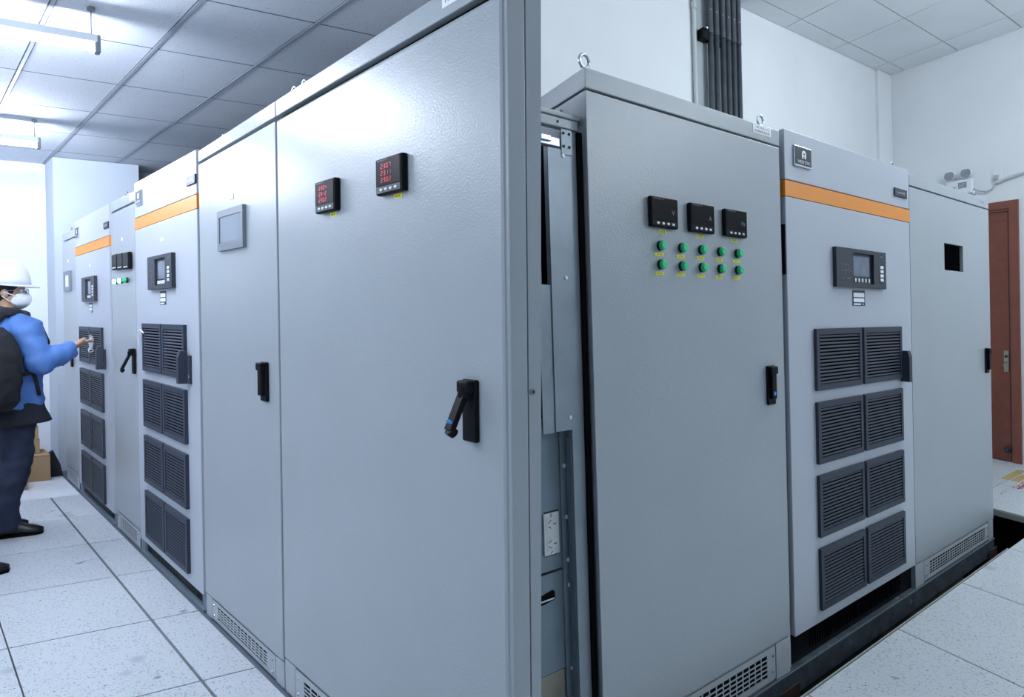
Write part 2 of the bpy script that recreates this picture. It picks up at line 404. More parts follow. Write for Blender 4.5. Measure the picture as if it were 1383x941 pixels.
# ================================================================== pipes, lamp, socket on the walls
px = [-3.186, -3.108, -3.024, -2.953, -2.879, -2.808]
names = ['leftmost dark pipe of the bundle, next to the clamp bracket', 'second dark pipe from the clamp bracket in wall bundle',
         'third dark pipe from the clamp bracket in wall bundle', 'fourth dark pipe from the clamp bracket, paint chipped',
         'fifth dark pipe of the bundle with white paint splashes', 'rightmost dark pipe of the bundle, thinnest and last']
for k, x in enumerate(px):
    r = 0.0255 if k < 5 else 0.023
    t = root('vertical_pipe', WF, (x, -0.06, 0), names[k], 'pipe', 'dark vertical pipes on the wall')
    mb = MB(); mb.cyl((x, -0.06, -0.05), (x, -0.06, 3.945), r, 16); mb.build('tube', 'pipe', t, WF, smooth=True)
    mb = MB(); mb.cyl((x, -0.06, 3.60), (x, -0.06, 3.945), r*1.1, 16); mb.cyl((x, -0.06, 3.585), (x, -0.06, 3.60), r*1.17, 16)
    mb.build('coupling', 'pipe', t, WF)
t = root('pipe_clamp', WF, (-3.2, -0.05, 3.5), 'black steel clamp bracket holding the dark pipe bundle', 'bracket')
mb = MB(); mb.box(-3.30, -3.22, -0.085, -0.012, 3.52, 3.60); mb.build('arm', 'black', t, WF)
mb = MB(); mb.box(-3.30, -2.77, -0.028, -0.013, 3.53, 3.57); mb.build('strap', 'black', t, WF)
mb = MB(); mb.ball((-3.26, -0.09, 3.60), 0.012); mb.build('bolt', 'chrome', t, WF)
mb = MB(); mb.cyl((-3.345, -0.022, -0.05), (-3.345, -0.022, 3.945), 0.018, 12); mb.cyl((-3.345, -0.022, 3.75), (-3.345, -0.022, 3.80), 0.024, 12)
tag(mb.build('conduit', 'pipe_white', None, WF, smooth=False), 'thin white vertical conduit just left of the dark pipes', 'conduit')
# emergency light
t = root('emergency_light', DF, (0.72, -0.03, 2.53), 'white twin-head emergency light on wall above the cabinets', 'lamp')
mb = MB(); mb.box(0.635, 0.885, -0.075, -0.001, 2.545, 2.685, bev=.008); bd = mb.build('housing', 'lamp_white', t, DF)
mb = MB()
for k, c in enumerate((0, 1, 2)): mb.box(0.665+k*.024, 0.682+k*.024, -0.0765, -0.075, 2.608, 2.626, c)
mb.build('indicator', ['red_mark', 'yellow', 'green'], bd, DF)
mb = MB(); mb.box(0.755, 0.835, -0.077, -0.075, 2.60, 2.655); mb2 = mb.build('label_plate', 'dim_print', bd, DF)
mb = MB()
for k in range(3): mb.box(0.76, 0.83, -0.0775, -0.077, 2.608+k*.016, 2.612+k*.016)
mb.build('print', 'sticker', bd, DF)
for x in (0.675, 0.835):
    mb = MB(); mb.cyl((x, -0.04, 2.685), (x, -0.04, 2.71), 0.012); mb.cyl((x, -0.035, 2.74), (x, -0.095, 2.735), 0.038, 20, r1=0.052); mb.ball((x, -0.03, 2.74), (0.042, 0.035, 0.042))
    h = mb.build('lamp_head', 'lamp_white', t, DF, smooth=False)
    mb = MB(); mb.cyl((x, -0.0955, 2.735), (x, -0.098, 2.735), 0.047, 20); mb.build('reflector', 'reflector', h, DF)
mb = MB(); mb.tube([(0.885, -.04, 2.58), (0.93, -.03, 2.555), (1.0, -.03, 2.535), (1.05, -.03, 2.55), (1.08, -.03, 2.60), (1.085, -.02, 2.63)], 0.007, 8)
mb.build('power_cord', 'cable_grey', t, DF)
t = root('wall_socket', DF, (1.10, 0, 2.65), 'white wall socket with plug beside the emergency light', 'socket')
mb = MB(); mb.box(1.05, 1.14, -0.012, -0.001, 2.63, 2.735, bev=.003); mb.build('plate', 'lamp_white', t, DF)
mb = MB(); mb.box(1.065, 1.105, -0.045, -0.012, 2.635, 2.675, bev=.004); mb.build('plug', 'cable_grey', t, DF)
mb = MB(); mb.tube([(1.09, -.02, 2.63), (1.11, -.02, 2.615), (1.2, -.02, 2.635), (1.9, -.02, 2.74)], 0.014, 10)
mb.box(1.08, 1.13, -0.035, -0.002, 2.60, 2.63)
tag(mb.build('conduit', 'pipe_white', None, DF), 'pale conduit running along wall from socket past door', 'conduit')
# ventilation louvre above left row
t = root('wall_vent', LF, (4.19, 0.8, 2.4), 'dark slatted vent high on wall behind the column', 'vent')
mb = MB(); mb.ring(0.69, 1.25, 2.46, 2.66, 0.71, 1.23, 2.48, 2.64, 0, 0.04)
mb.v = [(4.158+y, x, z) for x, y, z in mb.v]; mb.build('frame', 'hmi', t, LF)
mb = MB(); mb.box(4.185, 4.199, .70, 1.24, 2.47, 2.65); mb.build('back', 'dark', t, LF)
for k in range(4):
    mb = MB(); mb.box(4.162, 4.182, .71, 1.23, 2.495+k*.038, 2.508+k*.038); mb.build('slat', 'hmi_grey', t, LF)
# fluorescent tubes
def fixture(a, d_end, d_far, z, label):
    t = root('fluorescent_lamp', LF, (a, d_end, z), label, 'lamp', 'fluorescent tube lamps under the left ceiling')
    mb = MB(); mb.box(a-.022, a+.022, d_far, d_end, z+.02, z+.055, bev=.004); mb.build('batten', 'batten', t, LF)
    for dd in (d_end, d_far):
        mb = MB(); mb.box(a-.02, a+.02, dd-.012, dd+.012, z-.025, z+.055, bev=.004); mb.build('end_cap', 'hmi_grey', t, LF)
    mb = MB(); mb.cyl((a, d_far+.012, z), (a, d_end-.012, z), 0.015, 14); mb.build('tube', 'tube', t, LF)
    for dd in (d_end-.02, d_far+.02):
        mb = MB(); mb.tube([(a, dd, z+.055), (a+.004, dd, z+.10), (a, dd, 2.752)], 0.0025, 6)
        mb.cyl((a, dd, 2.738), (a, dd, 2.752), 0.016, 12); c = mb.build('hanger', 'hmi_grey', t, LF)
fixture(0.18, -0.345, -1.60, 2.575, 'bright fluorescent tube nearer the camera, left ceiling')
fixture(2.48, -0.27, -1.50, 2.575, 'fluorescent tube farther away, above the white helmet')
# ================================================================== CABINETS
def panel(name, m, par, sp, x0, x1, z0, z1, d0, d1, bev=0.0):
    mb = MB(); mb.box(x0, x1, d0, d1, z0, z1, bev=bev); return mb.build(name, m, par, sp)
def screws(par, sp, pts, d, r=0.006, m='chrome'):
    first = None
    for x, z in pts:
        if first is None:
            mb = MB(); mb.cyl((x, d, z), (x, d-.003, z), r, 12, r1=r*.8); mb.cyl((x, d-.003, z), (x, d-.0045, z), r*.55, 8)
            first = (mb.build('screw', m, par, sp), x, z)
        else: copy_piece(first[0], sp, (first[1], d, first[2]), (x, d, z))
def eyebolt(par, sp, x, z, d=0.05, r=0.02):
    mb = MB(); mb.cyl((x, d, z), (x, d, z+.008), r*.75, 14)
    pts = [(x+r*math.cos(t), d, z+.010+r+r*math.sin(t)) for t in [2*math.pi*k/18 for k in range(19)]]
    mb.tube(pts, r*.28, 8); mb.build('eye_bolt', 'chrome', par, sp, smooth=True)
def vent_plate(par, sp, x0, x1, z0, z1, hx0, hx1, hz0, hz1, nx, nz, d0=0.004, d1=0.0055):
    mb = MB(); mb.ring(x0, x1, z0, z1, hx0, hx1, hz0, hz1, d0, d1)
    px_, pz = (hx1-hx0)/nx, (hz1-hz0)/nz
    for k in range(1, nx): mb.box(hx0+k*px_-.0032, hx0+k*px_+.0032, d0, d1, hz0, hz1)
    for k in range(1, nz): mb.box(hx0, hx1, d0+.0002, d1-.0002, hz0+k*pz-.0028, hz0+k*pz+.0028)
    o = mb.build('vent_plate', 'paint_edge', par, sp)
    mb = MB(); mb.box(hx0-.01, hx1+.01, d1+.010, d1+.0125, hz0-.005, hz1+.005); mb.build('vent_backing', 'dark', par, sp)
    return o
def body(par, sp, x0, x1, z0, z1, dep, front=0.022, m='paint'):
    return panel('body', m, par, sp, x0, x1, z0, z1, front, dep)
def swing_handle(par, sp, x0, x1, z0, z1, out=None, dot=True, m='black'):
    w_ = x1-x0; h_ = z1-z0; xc = (x0+x1)/2
    mb = MB(); mb.box(x0, x1, -0.012, 0, z0, z1, bev=.004); mb.box(x0+.004, x1-.004, -0.030, -0.010, z1-.032, z1-.002, bev=.005)
    h = mb.build('handle', m, par, sp)
    mb = MB()
    if out is None:
        mb.box(xc-w_*.3, xc+w_*.3, -0.026, -0.010, z0+.022, z1-.03, bev=.004)
        if dot: mb.disc(xc, z0+.045, .008, -.0266, -.026, mi=1)
    else:
        zt = z1-.03; ze = z0+out[1]; de = -out[0]
        for (xa, xb, th) in ((xc-.012, xc+.012, .012),):
            p = [(xa, -0.016, zt), (xb, -0.016, zt), (xb, -0.028, zt+.006), (xa, -0.028, zt+.006),
                 (xa, de+th, ze-.006), (xb, de+th, ze-.006), (xb, de, ze), (xa, de, ze)]
            mb.hexa(p)
        mb.cyl((xc, -.02, zt-.012), (xc, -.02, zt+.012), .017, 14)
        mb.cyl((xc, de+.018, ze-.012), (xc, de+.004, ze-.002), .012, 12)
        if dot:
            nv = Vector((0, -(zt-ze), -(abs(de)-.02))).normalized()
            c = Vector((xc, de, ze))+Vector((0, .010, .014)); mb.cyl(c, c+nv*.004, .011, 16, mi=1)
    mb.build('lever', [m, 'blue_dot'], h, sp)
    return h
def louver(par, sp, x0, x1, z0, z1, n=14, d=0.0):
    fr_ = min(.024, (x1-x0)*.07)
    mb = MB(); mb.ring(x0, x1, z0, z1, x0+fr_, x1-fr_, z0+fr_*1.05, z1-fr_*1.05, d-.016, d)
    g = mb.build('louver_grille', 'grille', par, sp)
    mb = MB(); mb.box(x0+fr_*.8, x1-fr_*.8, d-.0015, d-.0005, z0+fr_*.8, z1-fr_*.8); mb.build('backing', 'dark', g, sp)
    a0, a1 = z0+fr_*1.05, z1-fr_*1.05; p = (a1-a0)/n; first = None
    for k in range(n):
        zc = a0+(k+.5)*p
        if first is None:
            mb = MB(); mb.hexa([(x0+fr_, d-.0138, zc-p*.24), (x1-fr_, d-.0138, zc-p*.24), (x1-fr_, d-.0118, zc-p*.30), (x0+fr_, d-.0118, zc-p*.30),
                                (x0+fr_, d-.0110, zc+p*.26), (x1-fr_, d-.0110, zc+p*.26), (x1-fr_, d-.0094, zc+p*.22), (x0+fr_, d-.0094, zc+p*.22)])
            first = (mb.build('slat', 'grille', g, sp), zc)
        else: copy_piece(first[0], sp, (x0, d, first[1]), (x0, d, zc))
    return g
def hmi(par, sp, x0, x1, z0, z1, s=1.0):
    W_ = x1-x0; H_ = z1-z0
    X = lambda f: x0+f*W_
    Z = lambda f: z0+f*H_
    mb = MB(); mb.ring(x0, x1, z0, z1, X(.315), X(.735), Z(.11), Z(.9), -0.020, 0)
    b = mb.build('control_panel', 'hmi', par, sp)
    mb = MB(); mb.box(X(.31), X(.74), -.008, -.001, Z(.10), Z(.91)); mb.build('bezel', 'hmi', b, sp)
    mb = MB(); mb.box(X(.352), X(.672), -.0105, -.008, Z(.30), Z(.82)); mb.build('screen', 'screen', b, sp)
    for k in range(5):
        mb = MB(); mb.box(X(.385+k*.069)-.006*s, X(.385+k*.069)+.006*s, -.014, -.008, Z(.15), Z(.25), bev=.0015); mb.build('key', 'key_white', b, sp)
    for k in range(4):
        mb = MB(); mb.box(X(.862), X(.93), -.024, -.020, Z(.20+k*.115), Z(.28+k*.115), bev=.0015); mb.build('key', 'key_white', b, sp)
    mb = MB(); l = [(.09, .57, .12, .58), (.14, .57, .23, .575), (.23, .42, .235, .575), (.09, .42, .12, .43), (.14, .42, .21, .425), (.25, .41, .28, .42), (.16, .3, .165, .42), (.12, .22, .14, .23), (.2, .22, .25, .235), (.87, .86, .93, .875)]
    for q in l: mb.box(X(q[0]), X(q[2]), -.0204, -.020, Z(q[1]), Z(q[3])+.001)
    mb.build('print', 'dim_print', b, sp)
def ups(sp, W, label, dz, s=1.0, group=None, plate='Load BUS', legible=True, zips=False, brand=True, bottom=0.127, base_top=None):
    t = root('ups_cabinet', sp, (W/2, 0.3, 0), label, 'cabinet', group)
    X = lambda x: x*s
    Z = lambda z: z+dz
    body(t, sp, .012, W-.012, .0, Z(2.15), .55, .03)
    panel('upper_panel', 'paint_door', t, sp, 0, W, Z(1.982), Z(2.183), 0, .028, bev=.003)
    panel('orange_stripe', 'orange', t, sp, -.002, W+.002, Z(1.915), Z(1.978), -.001, .028)
    panel('door', 'paint_door', t, sp, 0, W, bottom, Z(1.913), 0, .028, bev=.003)
    panel('hinge_post', 'paint_edge', t, sp, -.034 if s == 1 else -.015, -.012 if s == 1 else -.004, .0, Z(1.98), .018, .05)
    if s == 1: panel('hinge', 'dark', t, sp, -.010, .0, Z(1.6), Z(1.80), .005, .03)
    # logo plate
    lw = .145*s
    bx = X(.066)
    mb = MB(); mb.box(bx, bx+lw, -.008, 0, Z(2.043), Z(2.128), bev=.003); b = mb.build('brand_plate', 'chrome', t, sp)
    mb = MB(); mb.box(bx+.007, bx+lw-.006, -.0088, -.008, Z(2.051), Z(2.123)); mb.build('plate_face', 'hmi', b, sp)
    mb = MB(); cx_ = bx+lw*.53; cz = Z(2.098); k = lw/.145
    mb.prism([(cx_+.017*k*math.cos(q), cz+.014*math.sin(q)) for q in [math.radians(a) for a in range(-40, 221, 20)]], -.0094, -.0088)
    for sg in (-1, 1): mb.prism([(cx_+sg*.017*k, cz-.004), (cx_+sg*.015*k, cz-.019), (cx_+sg*.006*k, cz-.019), (cx_+sg*.004*k, cz-.009)], -.0094, -.0088)
    mb.prism([(cx_-.010*k, cz+.004), (cx_-.006*k, cz+.006), (cx_, cz), (cx_+.006*k, cz+.006), (cx_+.010*k, cz+.004), (cx_, cz-.008)], -.0098, -.0094, 1)
    text(mb, 'VERTIV.', cx_, Z(2.064), .105*k, .013, -.0094, 0)
    mb.build('emblem', ['sticker', 'hmi'], b, sp)
    nx0 = W-.19*s if s == 1 else W-.145*s
    nw_ = .150*s
    mb = MB(); mb.box(nx0, nx0+nw_, -.008, 0, Z(2.030), Z(2.072), bev=.002); b = mb.build('name_plate', 'hmi', t, sp)
    mb = MB(); text(mb, plate, nx0+nw_/2, Z(2.052), nw_*.62, .012, -.0086); mb.build('lettering', 'white_print', b, sp)
    hmi(t, sp, X(.39), X(.90), Z(1.56), Z(1.735), s)
    mb = MB(); mb.box(X(.60), X(.665), -.0015, 0, Z(1.81), Z(1.826)); 
    if s != 1: mb.build('small_tag', 'sticker', t, sp)
    mb = MB(); mb.box(X(.573), X(.70), -.0015, 0, Z(1.478), Z(1.549), 0); mb.box(X(.582), X(.691), -.0022, -.0015, Z(1.518), Z(1.538), 1); mb.box(X(.582), X(.691), -.0022, -.0015, Z(1.495), Z(1.513), 1); mb.box(X(.584), X(.655), -.0022, -.0015, Z(1.482), Z(1.489), 1)
    text(mb, 'A', X(.676), Z(1.486), .02*s, .01, -.0024, 1)
    mb.build('rating_label', ['hmi', 'sticker'], t, sp)
    for r in range(4):
        zt = Z(1.378-.3115*r)
        louver(t, sp, X(.206), X(.632), zt-.262, zt); louver(t, sp, X(.656), X(1.085), zt-.262, zt)
    # angular pull handle on the right
    hx0, hx1 = X(1.09), X(1.165)
    mb = MB(); mb.box(hx0, hx1, -.012, 0, Z(1.10), Z(1.235), bev=.003)
    h = mb.build('handle', 'grille', t, sp)
    mb = MB(); mb.prism([(-.012, Z(1.10)), (-.05, Z(1.10)), (-.05, Z(1.225)), (-.04, Z(1.255)), (-.012, Z(1.255))], hx0, hx0+.035, plane='dz'); mb.build('grip', 'grille', h, sp)
    mb = MB(); mb.disc(hx1-.02, Z(1.135), .010, -.0145, -.012); mb.build('lock', 'chrome', h, sp)
    # dark slotted base
    panel('base', 'black', t, sp, .005, W-.005, .0, bottom+.01, .026, .0295)
    mb = MB()
    n = 44
    for k in range(n): mb.box(.16+k*(W-.30)/n, .16+k*(W-.30)/n+.008, .0215, .026, .022, bottom-.025)
    o = mb.build('base_slots', 'black_gloss', t, sp)
    screws(t, sp, [(.07, .06), (W-.1, .06)], .03)
    if s != 1:
        panel('base_rim', 'zinc_dull', t, sp, .0, W, -.004, .012, .0, .03)
        panel('base_post', 'zinc_dull', t, sp, W-.05, W, .012, bottom, .012, .03)
        panel('base_post', 'zinc_dull', t, sp, .0, .05, .012, bottom, .012, .03)
    if zips:
        mb = MB(); xx, zz = X(.80), Z(1.30)
        for k in range(7):
            q = [(xx+.03*math.sin(k)+.028*math.cos(a), -.03-.012*math.sin(a*2+k), zz-.02*k*.6+.024*math.sin(a)) for a in [j*math.pi/5 for j in range(11)]]
            mb.tube(q, .0022, 5)
        mb.build('plastic_tie', 'key_white', t, sp)
    return t
def meter(par, sp, x0, x1, z0, z1, unit=None, rows=None, tagx=None, tagz=None):
    H_ = z1-z0; W_ = x1-x0
    mb = MB(); mb.box(x0, x1, -.020, 0, z0, z1, bev=.005); b = mb.build('panel_meter', 'black', par, sp)
    mb = MB(); mb.box(x0+.005, x1-.005, -.0212, -.020, z0+H_*.24, z1-.004); mb.build('display', 'lens_glass', b, sp)
    mb = MB(); mb.box(x0+.005, x1-.005, -.0212, -.020, z0+.005, z0+H_*.22); mb.build('key_strip', 'hmi' if unit is None else 'black', b, sp)
    for k in range(4):
        c = x0+W_*(.24+.185*k); mb = MB(); mb.ball((c, -.0212, z0+H_*.13), (.0075, .003, .0042), n=10); mb.build('key', 'key_white', b, sp, smooth=True)
    mb = MB(); text(mb, 'POWER  M', x0+W_*.28, z1-H_*.075, W_*.36, .0045, -.0216)
    mb.build('lettering', 'dim_print', b, sp)
    if unit:
        mb = MB(); text(mb, unit, x0+W_*.80, z0+H_*.52, .016 if len(unit) == 1 else .022, .015, -.0216); mb.build('unit_mark', 'dim_print', b, sp)
    if rows:
        mb = MB()
        for r, s_ in enumerate(rows):
            for k, ch in enumerate(s_): seven(mb, ch, x0+W_*(.27+.105*k), z0+H_*(.76-.185*r), W_*.062, H_*.115, -.0218)
        mb.build('red_digits', 'led_red', b, sp)
    if tagx:
        mb = MB(); mb.box(tagx-.020, tagx+.020, -.001, 0, tagz-.006, tagz+.006, 0); text(mb, '电压表' if unit != 'A' else '电流表', tagx, tagz, .026, .007, -.0013, 1)
        mb.build('yellow_tag', ['yellow', 'ink'], par, sp)
def lamp(par, sp, x, z, lit=False):
    mb = MB(); mb.cyl((x, -.0, z), (x, -.012, z), .0165, 20); b = mb.build('indicator_lamp', 'green_ring', par, sp)
    mb = MB(); mb.cyl((x, -.012, z), (x, -.026, z), .0150, 20, r1=.0138); mb.cyl((x, -.026, z), (x, -.028, z), .0138, 20, r1=.011)
    mb.build('lens', 'green_lit' if lit else 'green', b, sp)
def header(par, sp, x0, x1, z0, z1, proj=.012, m='paint'):
    mb = MB(); mb.box(x0, x1, -proj*0, .40, z0, z1, bev=.003); return mb.build('header', m, par, sp)
# ---------------- right row
sp = Face(RF, -1.10, 1)
t = root('switchgear_cabinet', sp, (.5, .3, 0), 'grey metering cabinet with three dark meters over ten green lamps', 'cabinet', 'right row of cabinets')
body(t, sp, .004, 1.084, .0, 2.10, .50, .024, 'paint')
header(t, sp, .0, 1.087, 2.105, 2.166)
panel('door', 'paint', t, sp, .0, 1.085, .150, 2.098, 0, .020, bev=.0025)
panel('door_seal', 'rubber', t, sp, .006, 1.08, .155, 2.095, .020, .0245)
mb = MB(); mb.box(-.001, .003, .16, .44, .12, 2.085); sd = mb.build('side_panel', 'paint', t, sp)
mb = MB(); mb.cyl((-.001, .20, 2.05), (-.005, .20, 2.05), .008, 12); mb.build('screw', 'chrome', sd, sp)
eyebolt(t, sp, .02, 2.166, .03); eyebolt(t, sp, .992, 2.166, .03)
mb = MB(); mb.box(.898, 1.025, -.0012, 0, 2.128, 2.160, 0); text(mb, '小机 (市电+UPS)', .962, 2.152, .098, .0095, -.0016, 1); text(mb, '主机隔离变压柜', .962, 2.138, .108, .0115, -.0016, 1)
mb.build('sticker', ['sticker', 'ink'], t, sp)
for (a, b_, u, tx) in ((.267, .407, 'V', .340), (.472, .6135, 'A', .545), (.6766, .8186, 'Hz', .752)):
    meter(t, sp, a, b_, 1.7195, 1.817, u, None, tx, 1.7085)
for r, zz in enumerate((1.662, 1.601)):
    for k, xx in enumerate((.3245, .437, .548, .659, .769)):
        lamp(t, sp, xx, zz)
        mb = MB(); mb.box(xx-.027, xx+.018, -.001, 0, zz-.034, zz-.023, 0); text(mb, ('QF-%d合' % (k+1)) if r == 0 else ('QF-%d' % (k+6)), xx-.0045, zz-.0285, .028, .006, -.0013, 1)
        mb.build('yellow_tag', ['yellow', 'ink'], t, sp)
swing_handle(t, sp, .948, 1.004, 1.089, 1.24)
mb = MB(); mb.ring(.0, 1.085, .0, .146, .15, .925, .025, .125, .012, .03); mb.build('base', 'paint_edge', t, sp)
vent_plate(t, sp, .06, .975, .012, .140, .16, .915, .030, .118, 18, 5)
panel('base_corner', 'paint_edge', t, sp, .980, 1.085, .0, .143, .003, .012, bev=.002)
screws(t, sp, [(.955, .105), (.955, .045)], .004)
R2 = ups(Face(RF, .025, 1), 1.24, 'large grey power cabinet with orange stripe, right row middle', 0.0, 1.0, 'right row of cabinets', bottom=.127)
eyebolt(R2, Face(RF, .025, 1), 1.16, 2.172, .06)
sp = Face(RF, 1.268, 1)
t = root('switchgear_cabinet', sp, (.6, .3, 0), 'grey cabinet with square black opening in its door, near brown door', 'cabinet', 'right row of cabinets')
mb = MB()
mb.box(.003, 1.260, .35, .50, 0, 2.10); mb.box(.003, .02, .024, .35, 0, 2.10); mb.box(1.24, 1.26, .024, .35, 0, 2.10); mb.box(.003, 1.26, .024, .35, 2.08, 2.10); mb.box(.003, 1.26, .024, .35, 0, .14)
mb.build('body', 'paint', t, sp)
header(t, sp, .0, 1.265, 2.108, 2.166)
mb = MB(); mb.ring(.0, 1.262, .128, 2.10, .4825, .784, 1.689, 1.842, 0, .020); dr = mb.build('door', 'paint', t, sp)
mb = MB(); mb.ring(.40, .86, 1.60, 1.93, .4825, .784, 1.689, 1.842, .0205, .028); mb.box(.48, .79, .26, .27, 1.60, 1.95); mb.build('opening_liner', 'dark', t, sp)
mb = MB(); mb.box(.50, .72, .10, .20, 1.62, 1.715); mb.box(.60, .63, .09, .10, 1.69, 1.712, 1); mb.build('breaker', ['zinc_dull', 'dark'], t, sp)
swing_handle(t, sp, 1.145, 1.20, 1.069, 1.226, dot=False)
mb = MB(); text(mb, 'TR-LD08', 1.13, 2.138, .075, .010, -.0008); mb.build('lettering', 'ink', t, sp)
eyebolt(t, sp, 1.155, 2.166, .05)
mb = MB(); mb.ring(.0, 1.262, .0, .124, .19, 1.11, .02, .105, .012, .03); mb.build('base', 'paint_edge', t, sp)
vent_plate(t, sp, .12, 1.17, .010, .118, .20, 1.10, .026, .098, 24, 5)
panel('base_corner', 'paint_edge', t, sp, .0, .115, .0, .122, .003, .012, bev=.002); panel('base_corner', 'paint_edge', t, sp, 1.175, 1.262, .0, .122, .003, .012, bev=.002)
screws(t, sp, [(.145, .09), (.145, .035), (1.145, .09), (1.145, .035)], .004)
# ---------------- open bay between the rows
sp = Face(RF, -1.10, 1)
t = root('open_cabinet', sp, (-.1, .1, 0), 'narrow open cabinet bay of galvanised plates with a built-in socket', 'cabinet')
panel('top_rail', 'paint', t, sp, -.185, -.004, 2.012, 2.028, .03, .10, bev=.004)
panel('lower_rail', 'paint', t, sp, -.185, -.014, 1.982, 2.010, .032, .06, bev=.003)
screws(t, sp, [(-.095, 1.997)], .032, .004, 'ink')
panel('rubber_seal', 'rubber', t, sp, -.022, -.003, -.05, 1.977, .024, .042)
panel('frame_post', 'zinc', t, sp, -.072, -.0235, -.05, 1.977, .034, .06)
panel('corner_plate', 'zinc', t, sp, -.084, -.042, 1.905, 1.978, .030, .034)
screws(t, sp, [(-.075, 1.966), (-.052, 1.966), (-.075, 1.928), (-.052, 1.928)], .030, .0045, 'ink')
panel('cross_rail', 'steel_rail', t, sp, -.185, -.088, 1.925, 1.950, .034, .06, bev=.002)
panel('lock_tab', 'chrome', t, sp, -.165, -.125, 1.934, 1.950, .026, .034, bev=.003)
cp = panel('cover_plate', 'zinc', t, sp, -.138, -.070, 1.100, 1.918, .032, .036)
screws(cp, sp, [(-.078, 1.900), (-.080, 1.546), (-.080, 1.137)], .032, .007, 'zinc_light')
panel('cover_plate', 'zinc', t, sp, -.185, -.140, 1.098, 1.524, .036, .040)
panel('bracket', 'zinc_dull', t, sp, -.185, -.166, 1.52, 1.612, .05, .07)
panel('rear_plate', 'dark', t, sp, -.185, -.09, 1.12, 1.96, .14, .15)
ip = panel('inner_plate', 'zinc_dull', t, sp, -.198, -.098, .680, 1.12, .085, .09)
panel('inner_plate', 'zinc_dull', t, sp, -.198, -.098, .376, .672, .085, .09)
mb = MB(); mb.box(-.198, -.10, .088, .092, .0, .372); mb.build('lower_plate', 'concrete', t, sp)
sf = panel('side_flange', 'zinc_dull', t, sp, -.098, -.070, -.05, 1.09, .078, .085)
screws(sf, sp, [(-.082, .985), (-.079, .830), (-.076, .700), (-.075, .623), (-.073, .37)], .078, .007, 'zinc_light')
panel('frame_angle', 'zinc_dull', t, sp, -.076, -.030, -.05, 1.075, .044, .075)
sk = panel('socket_plate', 'socket_plastic', t, sp, -.170, -.110, .729, .853, .078, .085, bev=.002)
mb = MB(); mb.box(-.166, -.107, .0848, .0852, .724, .857) ; mb.build('plate_gasket', 'ink', sk, sp)
for zc in (.822, .763):
    mb = MB(); mb.box(-.160, -.120, .0762, .078, zc-.020, zc+.018, bev=.0008); o = mb.build('outlet', 'socket_plastic', sk, sp)
    mb = MB()
    mb.hexa([(-.154, .0758, zc+.002), (-.142, .0758, zc+.010), (-.142, .0764, zc+.010), (-.154, .0764, zc+.002), (-.154, .0758, zc+.005), (-.142, .0758, zc+.013), (-.142, .0764, zc+.013), (-.154, .0764, zc+.005)])
    mb.hexa([(-.154, .0758, zc-.008), (-.144, .0758, zc-.014), (-.144, .0764, zc-.014), (-.154, .0764, zc-.008), (-.154, .0758, zc-.005), (-.144, .0758, zc-.011), (-.144, .0764, zc-.011), (-.154, .0764, zc-.005)])
    mb.box(-.134, -.123, .0758, .0764, zc-.003, zc+.000); mb.build('pin_slots', 'ink', sk, sp)
screws(sk, sp, [(-.140, .846), (-.140, .735)], .078, .0055)
mb = MB(); mb.prism([(-.198, .612), (-.165, .618), (-.140, .622), (-.132, .616), (-.132, .592), (-.198, .585)], .083, .085, 0); mb.box(-.21, -.136, .080, .083, .596, .601, 1)
mb.build('cable_slot', ['dark', 'chrome'], t, sp)
# ---------------- base beam under right row
mb = MB(); mb.box(-1.22, 2.54, .0, .05, -.105, -.001); mb.box(-1.22, 2.54, -.004, .0, -.006, -.001, 1)
bm_ = mb.build('base_beam', ['beam', 'zinc_dull'], None, RF); tag(bm_, 'long dark galvanised steel beam carrying the right cabinets', 'beam')
for a in (-.04, 2.48):
    mb = MB(); mb.box(a-.075, a+.075, -.006, .20, -.42, -.1055); mb.box(a-.075, a+.075, -.012, -.0062, -.30, -.055)
    tag(mb.build('beam_support', 'red_oxide', None, RF), 'rust-red steel support under beam beside first large power cabinet' if a < 0 else 'rust-red steel support at beam end beside the floor opening', 'support', 'rust-red supports of the base beam')
mb = MB(); mb.box(1.35, 2.2, -.13, .25, -.40, -.20, bev=.01); tag(mb.build('concrete_block', 'concrete', None, RF), 'rough grey concrete block in the gap below the beam', 'block')
# ---------------- left row
sp = Face(LF, -.865, -1, True)
t = root('switchgear_cabinet', sp, (.6, .1, 0), 'large grey cabinet at the corner with two red-digit meters', 'cabinet', 'left row of cabinets')
mb = MB(); mb.prism([(.002, .026), (1.226, .026), (1.226, .056), (1.216, .056), (.985, .272), (.002, .272)], .0, 2.112, plane='xd'); mb.build('body', 'paint_edge', t, sp)
# side post and side panel of the corner, their rear edge plumb
panel('corner_post', 'paint', t, sp, 1.205, 1.236, .0, 2.16, .007, .052, bev=.003)
mb = MB(); mb.hexa([(1.20, .056, 0), (1.234, .056, 0), (1.234, .0765, 0), (1.20, .0765, 0), (1.20, .056, 2.15), (1.234, .056, 2.15), (1.234, .0990, 2.15), (1.20, .0990, 2.15)])
s_ = mb.build('side_panel', 'paint', t, sp)
for zz in (2.10, 1.20):
    mb = MB(); mb.cyl((1.234, .064, zz), (1.238, .064, zz), .007, 12); mb.cyl((1.238, .064, zz), (1.2385, .064, zz), .004, 8, mi=1); mb.build('screw', ['zinc', 'ink'], s_, sp)
mb = MB(); mb.box(.003, 1.230, -.0, .10, 2.095, 2.152, bev=.003); mb.build('header', 'paint', t, sp)
mb = MB(); mb.box(.003, 1.226, 0, .022, .125, 2.080, bev=.009); dr = mb.build('door', 'paint', t, sp)
panel('seal_gap', 'rubber', t, sp, .01, 1.22, .12, 2.094, .022, .026)
meter(t, sp, .343, .474, 1.7015, 1.803, None, ['2304', '2312', '2302'], .425, 1.6935)
